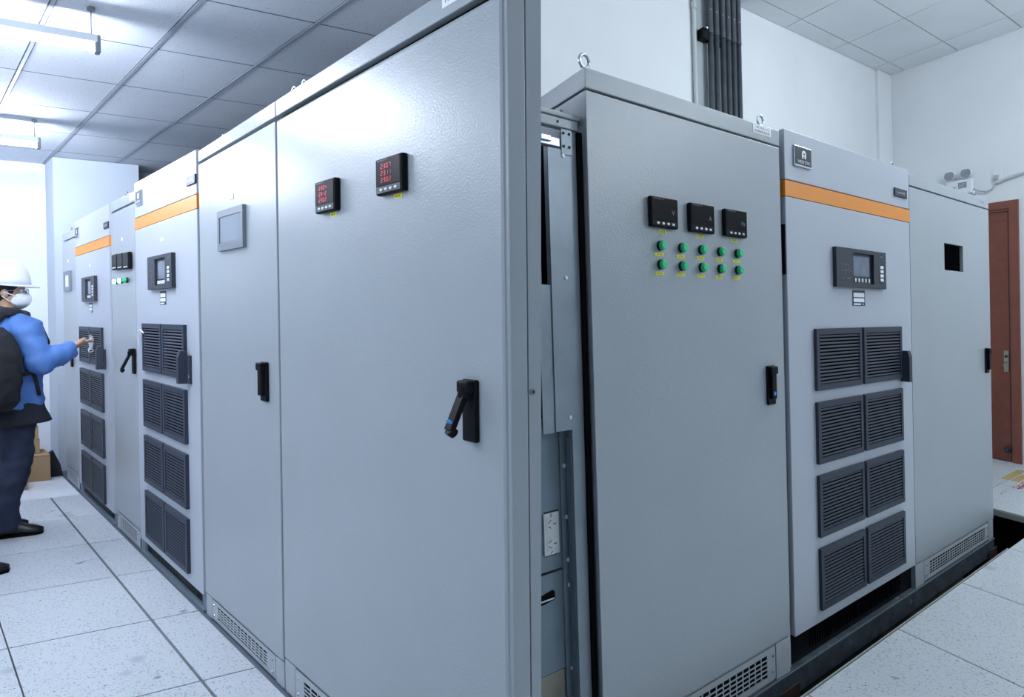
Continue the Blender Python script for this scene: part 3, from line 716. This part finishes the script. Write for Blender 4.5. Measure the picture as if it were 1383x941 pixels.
meter(t, sp, .714, .845, 1.711, 1.813, None, ['2307', '2311', '2302'], .795, 1.7035)
swing_handle(t, sp, 1.082, 1.134, 1.073, 1.223, out=(.068, .035))
mb = MB(); mb.box(1.005, 1.115, -.001, 0, 2.115, 2.143, 0); text(mb, 'H7-CDB', 1.06, 2.130, .085, .013, -.0014, 1); mb.build('sticker', ['sticker', 'ink'], t, sp)
for xx in (.045, .125): eyebolt(t, sp, xx, 2.152, .05, .018)
mb = MB(); mb.ring(0, 1.232, .0, .122, .145, 1.09, .025, .105, .012, .03); mb.build('base', 'paint_edge', t, sp)
panel('base_corner', 'paint_edge', t, sp, .004, .085, .004, .120, .003, .010, bev=.002)
vent_plate(t, sp, .088, 1.15, .012, .118, .155, 1.08, .030, .098, 18, 5)
screws(t, sp, [(.11, .09), (.11, .035)], .004)
sp = Face(LF, -.022, -1, True)
t = root('switchgear_cabinet', sp, (.4, .1, 0), 'grey cabinet with a grey touch screen between meters and orange stripe', 'cabinet', 'left row of cabinets')
body(t, sp, .002, .84, .0, 2.112, .272, .024)
mb = MB(); mb.box(.0, .840, 0, .27, 2.095, 2.152, bev=.003); mb.build('header', 'paint', t, sp)
panel('door', 'paint', t, sp, .0, .838, .108, 2.080, 0, .022, bev=.003)
mb = MB(); mb.ring(.27, .553, 1.645, 1.812, .292, .533, 1.676, 1.785, -.014, 0); h = mb.build('touch_panel', 'hmi_grey', t, sp)
mb = MB(); mb.box(.290, .535, -.010, -.002, 1.674, 1.787, 0); mb.build('screen', 'screen_grey', h, sp)
mb = MB(); mb.box(.385, .425, -.0012, 0, 1.848, 1.872, 0); mb.box(.389, .421, -.0016, -.0012, 1.851, 1.869, 1); mb.build('small_tag', ['hmi_grey', 'sticker'], t, sp)
mb = MB(); mb.box(.675, .803, -.001, 0, 2.108, 2.142, 0); text(mb, 'A-B-C-D-E', .74, 2.125, .09, .014, -.0014, 1); mb.build('sticker', ['sticker', 'dim_print'], t, sp)
swing_handle(t, sp, .695, .752, 1.052, 1.20, dot=False)
eyebolt(t, sp, .17, 2.152, .05, .018)
mb = MB(); mb.ring(0, .838, .0, .104, .13, .69, .02, .09, .012, .03); mb.build('base', 'paint_edge', t, sp)
panel('base_corner', 'paint_edge', t, sp, .0, .075, .004, .100, .003, .010, bev=.002); panel('base_corner', 'paint_edge', t, sp, .765, .838, .004, .100, .003, .010, bev=.002)
vent_plate(t, sp, .08, .76, .010, .098, .14, .68, .026, .082, 14, 5)
screws(t, sp, [(.10, .075), (.10, .030), (.735, .075), (.735, .030)], .004)
U1 = ups(Face(LF, 1.095, -1), 1.085, 'grey power cabinet with orange stripe, nearest in the left row', -.05, .84, 'left row of cabinets', bottom=.08)
sp = Face(LF, 1.70, -1)
t = root('switchgear_cabinet', sp, (.3, .3, 0), 'narrow grey cabinet with three small meters over three green lamps', 'cabinet', 'left row of cabinets')
body(t, sp, .0, .583, .0, 2.06, .55, .024)
mb = MB(); mb.box(.0, .583, .004, .40, 2.035, 2.095, bev=.003); mb.build('header', 'paint', t, sp)
panel('door', 'paint', t, sp, .0, .583, .115, 2.022, .004, .022, bev=.003)
for k in range(3): meter(t, sp, .118+k*.140, .250+k*.140, 1.655-.004*k, 1.752-.003*k, 'V')
for k in range(3): lamp(t, sp, .17+k*.128, 1.583, lit=(k < 2))
mb = MB(); mb.box(.27, .30, .002, .004, 1.83, 1.85); mb.build('small_tag', 'sticker', t, sp)
mb = MB(); mb.box(.485, .580, .002, .004, 2.045, 2.085, 0); text(mb, 'T-A', .532, 2.073, .04, .01, .0016, 1); text(mb, 'A-B/C', .532, 2.056, .06, .01, .0016, 1); mb.build('sticker', ['sticker', 'dim_print'], t, sp)
swing_handle(t, sp, .525, .575, 1.03, 1.18, out=(.075, .03), dot=False)
eyebolt(t, sp, .21, 2.095, .05, .018)
mb = MB(); mb.ring(0, .583, .0, .11, .115, .505, .018, .092, .012, .03); mb.build('base', 'paint_edge', t, sp)
vent_plate(t, sp, .03, .58, .006, .108, .12, .50, .020, .090, 12, 6)
screws(t, sp, [(.06, .085), (.06, .03), (.545, .085), (.545, .03)], .004)
U2 = ups(Face(LF, 2.865, -1), 1.13, 'grey power cabinet with orange stripe that the reaching person faces', -.09, .84, 'left row of cabinets', zips=True, bottom=.075)
sp = Face(LF, 3.43, -1)
t = root('switchgear_cabinet', sp, (.3, .3, 0), 'farthest grey cabinet of the left row with small narrow screen', 'cabinet', 'left row of cabinets')
body(t, sp, .0, .54, .0, 2.02, .55, .024)
mb = MB(); mb.box(.0, .54, .004, .40, 1.985, 2.045, bev=.003); mb.build('header', 'paint', t, sp)
panel('door', 'paint', t, sp, .0, .54, .12, 1.972, .004, .022, bev=.003)
mb = MB(); mb.ring(.118, .385, 1.565, 1.725, .165, .335, 1.600, 1.695, -.012, .004); h = mb.build('touch_panel', 'hmi_grey', t, sp)
mb = MB(); mb.box(.162, .338, -.006, .003, 1.597, 1.698); mb.build('screen', 'sticker', h, sp)
mb = MB(); mb.box(.23, .26, .002, .004, 1.80, 1.82); mb.build('small_tag', 'sticker', t, sp)
swing_handle(t, sp, .35, .40, .96, 1.12, out=(.075, .03), dot=False)
eyebolt(t, sp, .13, 2.045, .05, .018)
mb = MB(); mb.ring(0, .54, .0, .115, .07, .45, .018, .10, .012, .03); mb.build('base', 'paint_edge', t, sp)
vent_plate(t, sp, .02, .53, .006, .112, .08, .44, .020, .095, 12, 6)
# loose wire loop by the first left power cabinet
mb = MB(); mb.tube([(1.02, -.006, 1.20), (1.00, -.018, 1.26), (.955, -.024, 1.29), (.90, -.026, 1.292), (.86, -.0215, 1.275)], .003, 6)
tag(mb.build('wire_loop', 'key_white', None, LF), 'thin white wire loop hanging on topmost louvre of nearest power cabinet', 'wire')
# ================================================================== boxes on the floor
def carton(a, d, w_, l, z0, h, label):
    t = root('cardboard_box', LF, (a, d, z0), label, 'box', 'cardboard boxes by the column')
    mb = MB(); mb.box(a, a+w_, d-l, d, z0, z0+h, bev=.003); mb.build('carton', 'cardboard', t, LF)
    mb = MB(); mb.box(a+w_/2-.025, a+w_/2+.025, d-l-.001, d+.001, z0+h, z0+h+.001); mb.box(a-.001, a, d-l, d, z0+h-.012, z0+h-.006, 1); mb.build('packing_tape', ['tape_yellow', 'cardboard_dark'], t, LF)
    return t
carton(3.42, -.11, .33, .45, 0.0, .215, 'brown cardboard box on the floor at foot of white column')
carton(3.50, -.17, .25, .30, 0.2165, .125, 'small brown box lying on the floor box, middle of the stack')
carton(3.52, -.175, .22, .28, 0.3425, .105, 'topmost small brown box of the stack beside the column')
carton(3.13, -.30, .24, .30, 0.0, .13, 'low brown box in front of the cardboard stack, behind jeans')
mb = MB(); mb.prism([(0, 0), (.16, 0), (.13, .10), (.05, .22), (.0, .20)], 0, .07)
for i, p in enumerate(mb.v): mb.v[i] = (3.55+p[1], -.10+p[0]*.6, p[2])
tag(mb.build('black_bag', 'bag', None, LF), 'black bag leaning against wall right of the boxes', 'bag')
# ================================================================== PEOPLE
def evaluate(ob, vox, sm, lump=0.0, lscale=8.0, seed=0.0, dec=None):
    md = ob.modifiers.new('r', 'REMESH'); md.mode = 'VOXEL'; md.voxel_size = vox; md.use_smooth_shade = True
    s = ob.modifiers.new('s', 'SMOOTH'); s.factor = 0.5; s.iterations = sm
    me = bpy.data.meshes.new_from_object(ob.evaluated_get(bpy.context.evaluated_depsgraph_get()))
    ob.modifiers.clear()
    for m in ob.data.materials:
        if m.name not in [x.name for x in me.materials if x]: me.materials.append(m)
    ob.data = me
    if lump:
        ns = [v.normal.copy() for v in me.vertices]
        for v, n_ in zip(me.vertices, ns):
            q = v.co*lscale+Vector((seed, 0, 0))
            v.co += n_*lump*(noise.noise(Vector((q.x, q.y, q.z*1.8)))+.5*noise.noise(q*2.3))
    for p in me.polygons: p.use_smooth = True
    return ob
def hand(mb, wrist, dirv, upv, s=1.0, curl=0.35, thumb_side=1):
    w_ = Vector(wrist); d = Vector(dirv).normalized(); u = (Vector(upv)-d*Vector(upv).dot(d)).normalized(); sd = d.cross(u)   # sd spans the knuckles
    P = lambda f, q, h: w_+d*f*s+sd*q*s+u*h*s
    mb.tube([P(-.02, 0, 0), P(.02, 0, 0), P(.055, 0, .002), P(.088, 0, 0)], [.026*s, .034*s, .040*s, .036*s], 12, sq=(.48, 1.0) if abs(d.orthogonal().normalized().dot(u)) > .5 else (1.0, .48))
    for q, L_ in ((-.030, .066), (-.010, .078), (.010, .073), (.029, .058)):
        a = curl; p0 = P(.075, q, 0); p1 = P(.088, q, 0)
        p2 = p1+(d*math.cos(a)-u*math.sin(a))*L_*.42*s; p3 = p2+(d*math.cos(a*2)-u*math.sin(a*2))*L_*.32*s; p4 = p3+(d*math.cos(a*2.6)-u*math.sin(a*2.6))*L_*.26*s
        mb.tube([p0, p1, p2, p3, p4], [.0095*s, .0095*s, .0088*s, .0080*s, .0062*s], 8)
    t = thumb_side
    mb.tube([P(.015, t*.02, 0), P(.035, t*.045, -.008), P(.062, t*.060, -.018), P(.088, t*.064, -.026)], [.013*s, .012*s, .010*s, .0075*s], 8)
def person(loc, rz, label, jacket='jacket', near_arm='reach', helmet=True, pack=True, stride=.05, lean=0.0, yaw=0.0):
    class PS:
        def P(s, x, y, z):
            f = min(1, max(0, (z-1.37)/.07)); g = min(1, max(0, (.75-z)/.45))
            tw = yaw*(f*f*(3-2*f)+g*g*(3-2*g))
            return Vector(loc)+Matrix.Rotation(rz, 3, 'Z') @ (Matrix.Rotation(tw, 3, 'Z') @ Vector((x, y, z))+Vector((lean*z, 0, 0)))
    sp = PS()
    t = root('person', sp, (0, 0, 0), label, 'person')
    hx, hz = .025, 1.52                 # head centre
    # legs (near leg is -y)
    legs = {-1: [(0, -.095, .86), (.02, -.10, .66), (.035+stride, -.10, .46), (.0+stride, -.10, .25), (.0+stride, -.10, .09)],
            1: [(0, .095, .86), (.0, .10, .66), (.02-stride, .10, .46), (-.03-stride, .10, .25), (-.05-stride, .10, .09)]}
    arm_n = {'reach': [(-.01, -.185, 1.30), (.0, -.235, 1.185), (.02, -.275, 1.085), (.12, -.30, 1.12), (.215, -.32, 1.165)],
             'down': [(-.01, -.19, 1.30), (.0, -.23, 1.16), (.0, -.25, 1.03), (.06, -.23, .92), (.12, -.21, .82)]}[near_arm]
    arm_f = [(-.01, .185, 1.30), (.0, .23, 1.17), (.02, .245, 1.05), (.09, .20, .96), (.16, .15, .90)]
    # body: one continuous surface
    mb = MB()
    mb.rings([(0, 0, .80, .10, .15), (0, 0, .92, .115, .165), (0, 0, 1.05, .105, .145), (0, 0, 1.20, .115, .165), (0, 0, 1.32, .095, .17), (0, 0, 1.38, .06, .10)])
    mb.tube([(.0, 0, 1.34), (.015, 0, 1.42), (.025, 0, 1.47)], [.062, .055, .055], 14)
    mb.ball((hx-.012, 0, hz+.025), (.098, .076, .098), n=20); mb.ball((hx+.018, 0, hz-.040), (.068, .058, .078), n=16)
    mb.ball((hx+.045, 0, hz-.095), (.030, .030, .022), n=12)                                    # chin
    mb.tube([(hx+.080, 0, hz+.012), (hx+.098, 0, hz-.012), (hx+.106, 0, hz-.028)], [.008, .011, .015], 10)  # nose
    mb.ball((hx+.082, 0, hz-.062), (.016, .026, .008), n=10)                                    # lips
    for s_ in (-1, 1):
        mb.ball((hx-.005, s_*.077, hz-.012), (.020, .009, .032), n=10)                          # ears
        mb.ball((hx+.078, s_*.030, hz+.028), (.012, .022, .007), n=8)                           # brow
        mb.tube(legs[s_], [.085, .078, .058, .050, .040], 14)
        mb.tube([legs[s_][-1], (legs[s_][-1][0]+.02, s_*.10, .045), (legs[s_][-1][0]+.13, s_*.10, .032)], [.036, .030, .018], 10)
    for A in (arm_n, arm_f): mb.tube(A, [.055, .048, .042, .038, .028], 12)
    hand(mb, arm_n[-1], (Vector(arm_n[-1])-Vector(arm_n[-2]))+Vector((0, .03, .0)), (0, 0, 1), curl=.35, thumb_side=-1)
    hand(mb, arm_f[-1], (Vector(arm_f[-1])-Vector(arm_f[-2])), (0, 0, 1), curl=.4, thumb_side=1)
    b = mb.build('body', 'skin', t, sp); evaluate(b, .0065, 3)
    # eyes
    for s_ in (-1, 1):
        mb = MB(); mb.ball((hx+.076, s_*.030, hz+.008), (.012, .014, .010), 0, 12); mb.ball((hx+.085, s_*.031, hz+.008), (.005, .006, .006), 1, 10)
        mb.build('eye', ['sticker', 'hair'], t, sp, smooth=True)
    # hair
    mb = MB(); mb.ball((hx-.022, 0, hz+.030), (.104, .084, .098), n=20); mb.ball((hx-.055, 0, hz-.030), (.055, .068, .06), n=16)
    for s_ in (-1, 1): mb.ball((hx+.012, s_*.070, hz+.035), (.040, .014, .034), n=12)
    h = mb.build('hair', 'hair', t, sp); evaluate(h, .008, 2, .003, 40)
    # trousers
    mb = MB(); mb.rings([(0, 0, .76, .115, .165), (0, 0, .86, .13, .18), (0, 0, .96, .125, .17)])
    for s_ in (-1, 1):
        L_ = legs[s_]; mb.tube([L_[0], L_[1], L_[2], L_[3], (L_[4][0]-.005, L_[4][1], .045)], [.112, .105, .090, .082, .084], 18)
        mb.ball((L_[0][0]-.03, L_[0][1], .83), (.10, .095, .11), n=14)
    tr = mb.build('trousers', 'denim', t, sp); evaluate(tr, .012, 4, .012, 9, 3)
    # shoes
    for s_ in (-1, 1):
        x0 = legs[s_][-1][0]; y0 = legs[s_][-1][1]
        mb = MB(); prof = [(-.085, .034, .075), (-.06, .040, .085), (.0, .042, .100), (.06, .043, .085), (.12, .046, .062), (.16, .043, .050), (.195, .028, .036)]
        n = 12; vs = []
        for x, hw, hh in prof:
            for k in range(n):
                q = 2*math.pi*k/n; vs.append((x0+x, y0+hw*math.cos(q), max(.010, hh*.5+hh*.55*math.sin(q))))
        fs = [tuple(range(n)), tuple(range(len(vs)-1, len(vs)-n-1, -1))]
        for i in range(len(prof)-1): fs += [(i*n+k, i*n+(k+1) % n, (i+1)*n+(k+1) % n, (i+1)*n+k) for k in range(n)]
        mb.add(vs, fs); s1 = mb.build('shoe', 'shoe', t, sp, smooth=True)
        mb = MB(); mb.prism([(x0+x, y0+hw*1.05) for x, hw, hh in prof]+[(x0+x, y0-hw*1.05) for x, hw, hh in prof[::-1]], .001, .016, plane='xd'); mb.build('sole', 'rubber', s1, sp)
    # dark under-layer hem and jacket
    mb = MB(); mb.rings([(.03, 0, .69, .225, .24), (.02, 0, .77, .19, .225), (0, 0, .90, .16, .20), (0, 0, 1.0, .14, .18)], e=2.3)
    o = mb.build('lower_coat', 'dark_cloth', t, sp); evaluate(o, .012, 3, .006, 6, 5)
    mb = MB(); mb.rings([(.005, 0, .785, .170, .215), (.01, 0, .84, .180, .225), (.01, 0, .95, .180, .220), (.01, 0, 1.08, .168, .215), (0, 0, 1.20, .160, .215), (-.005, 0, 1.30, .135, .205), (-.005, 0, 1.37, .10, .13)], e=2.3)
    for A in (arm_n, arm_f):
        B = [Vector(p) for p in A]; B[-1] = B[-2]+(B[-1]-B[-2])*.93
        mb.tube(B, [.092, .086, .088, .074, .048], 16)
        mb.ball(B[2], .088, n=14)
    for s_ in (-1, 1): mb.ball((-.01, s_*.17, 1.30), (.095, .085, .085), n=14)
    o = mb.build('coat', jacket, t, sp); evaluate(o, .011, 4, .014, 9, 1)
    # hood and collar
    mb = MB(); mb.tube([(-.10, 0, 1.41), (-.06, -.09, 1.405), (.03, -.105, 1.385), (.095, -.05, 1.365), (.11, 0, 1.36), (.095, .05, 1.365), (.03, .105, 1.385), (-.06, .09, 1.405), (-.10, 0, 1.41)], .042, 12)
    mb.ball((-.10, 0, 1.40), (.085, .11, .075), n=16); mb.ball((0, 0, 1.37), (.11, .125, .05), n=14)
    o = mb.build('hood', 'hood', t, sp); evaluate(o, .010, 3, .008, 18, 2)
    if helmet:
        mb = MB(); vs = []; n = 28; cx_, cz = hx-.018, hz+.045
        R_ = [(1.0, 0), (.99, .03), (.95, .06), (.86, .095), (.70, .122), (.45, .143), (.18, .152)]
        for f, z in R_:
            for k in range(n):
                q = 2*math.pi*k/n; vs.append((cx_+.142*f*math.cos(q), .118*f*math.sin(q), cz+z))
        fs = [tuple(range(len(vs)-1, len(vs)-n-1, -1))]
        for i in range(len(R_)-1): fs += [(i*n+k, i*n+(k+1) % n, (i+1)*n+(k+1) % n, (i+1)*n+k) for k in range(n)]
        fs.append(tuple(range(n)))
        mb.add(vs, fs); hm = mb.build('helmet', 'helmet', t, sp, smooth=True)
        mb = MB(); out_, in_ = [], []
        for k in range(n):
            q = 2*math.pi*k/n; c, s_ = math.cos(q), math.sin(q); ex = .010+.034*max(0, c)**1.6
            out_.append((cx_+(.142+ex)*c, (.118+.012)*s_, cz-.010*max(0, c)-.002)); in_.append((cx_+.130*c, .108*s_, cz+.006))
        vs = out_+in_+[(x, y, z-.006) for x, y, z in out_]+[(x, y, z-.006) for x, y, z in in_]; fs = []
        for k in range(n):
            l = (k+1) % n; fs += [(k, l, n+l, n+k), (2*n+k, 3*n+k, 3*n+l, 2*n+l), (k, 2*n+k, 2*n+l, l), (n+k, n+l, 3*n+l, 3*n+k)]
        mb.add(vs, fs); mb.build('brim', 'helmet', hm, sp, smooth=True)
        mb = MB(); mb.tube([(cx_+.12, 0, cz+.07), (cx_+.06, 0, cz+.138), (cx_, 0, cz+.156), (cx_-.06, 0, cz+.138), (cx_-.12, 0, cz+.07)], .010, 8); mb.build('crest', 'helmet', hm, sp, smooth=True)
    # mask
    mb = MB(); mb.ball((hx+.052, 0, hz-.052), (.066, .060, .060), n=18); mb.ball((hx+.095, 0, hz-.045), (.034, .014, .046), n=12)
    m_ = mb.build('face_mask', 'mask', t, sp); evaluate(m_, .006, 4)
    for s_ in (-1, 1):
      for lp in (0, 1):
        mb = MB(); mb.tube([(hx+.060, s_*.050, hz-.030), (hx+.03, s_*.074, hz-.018), (hx-.006, s_*.088, hz-.002)] if lp == 0 else [(hx+.055, s_*.052, hz-.082), (hx+.02, s_*.072, hz-.058), (hx-.012, s_*.086, hz-.03)], .0030, 6); mb.build('ear_loop', 'mask', m_, sp)
    # spectacles
    mb = MB()
    for s_ in (-1, 1):
        mb.tube([(hx+.098+.002*math.cos(q), s_*.033+.024*math.cos(q), hz+.006+.017*math.sin(q)) for q in [2*math.pi*k/14 for k in range(15)]], .0018, 6)
        mb.tube([(hx+.098, s_*.056, hz+.010), (hx+.05, s_*.080, hz+.008), (hx-.005, s_*.084, hz+.004)], .0018, 6)
    mb.tube([(hx+.099, -.009, hz+.010), (hx+.103, 0, hz+.012), (hx+.099, .009, hz+.010)], .0018, 6)
    mb.build('spectacles', 'chrome', t, sp)
    if pack:
        mb = MB(); mb.rings([(-.20, -.13, .80, .085, .145), (-.215, -.14, .86, .125, .185), (-.22, -.14, 1.0, .135, .20), (-.20, -.13, 1.15, .125, .19), (-.18, -.09, 1.25, .095, .160), (-.16, -.05, 1.30, .060, .12)], e=2.8)
        o = mb.build('backpack', 'bag', t, sp); evaluate(o, .011, 3, .008, 10, 7)
        for s_ in (-1, 1):
            mb = MB(); mb.tube([(-.17, s_*.12, 1.29), (-.10, s_*.13, 1.375), (.0, s_*.15, 1.385), (.10, s_*.165, 1.33), (.155, s_*.175, 1.20), (.10, s_*.225, 1.09), (-.02, s_*.240, 1.02), (-.17, s_*.19, .97)], .015, 8, sq=(1, 1)); mb.build('shoulder_strap', 'bag', o, sp, smooth=True)
            mb = MB(); mb.tube([(.0, s_*.240, 1.02), (.03, s_*.236, .94), (.05, s_*.232, .87)], .011, 8); mb.build('strap_end', 'bag', o, sp, smooth=True)
    return t
RZ = math.radians(76)
person((-3.21, 4.20, 0.0), RZ, 'person in white helmet, mask, blue coat and backpack reaching right', yaw=-.85, stride=.03)
person((-3.11, 3.46, 0.0), math.radians(30), 'person in dark coat at left edge, only a black shoe in view', jacket='dark_cloth', near_arm='down', pack=False, stride=.22, lean=-.08)
print('objects', len(bpy.data.objects))
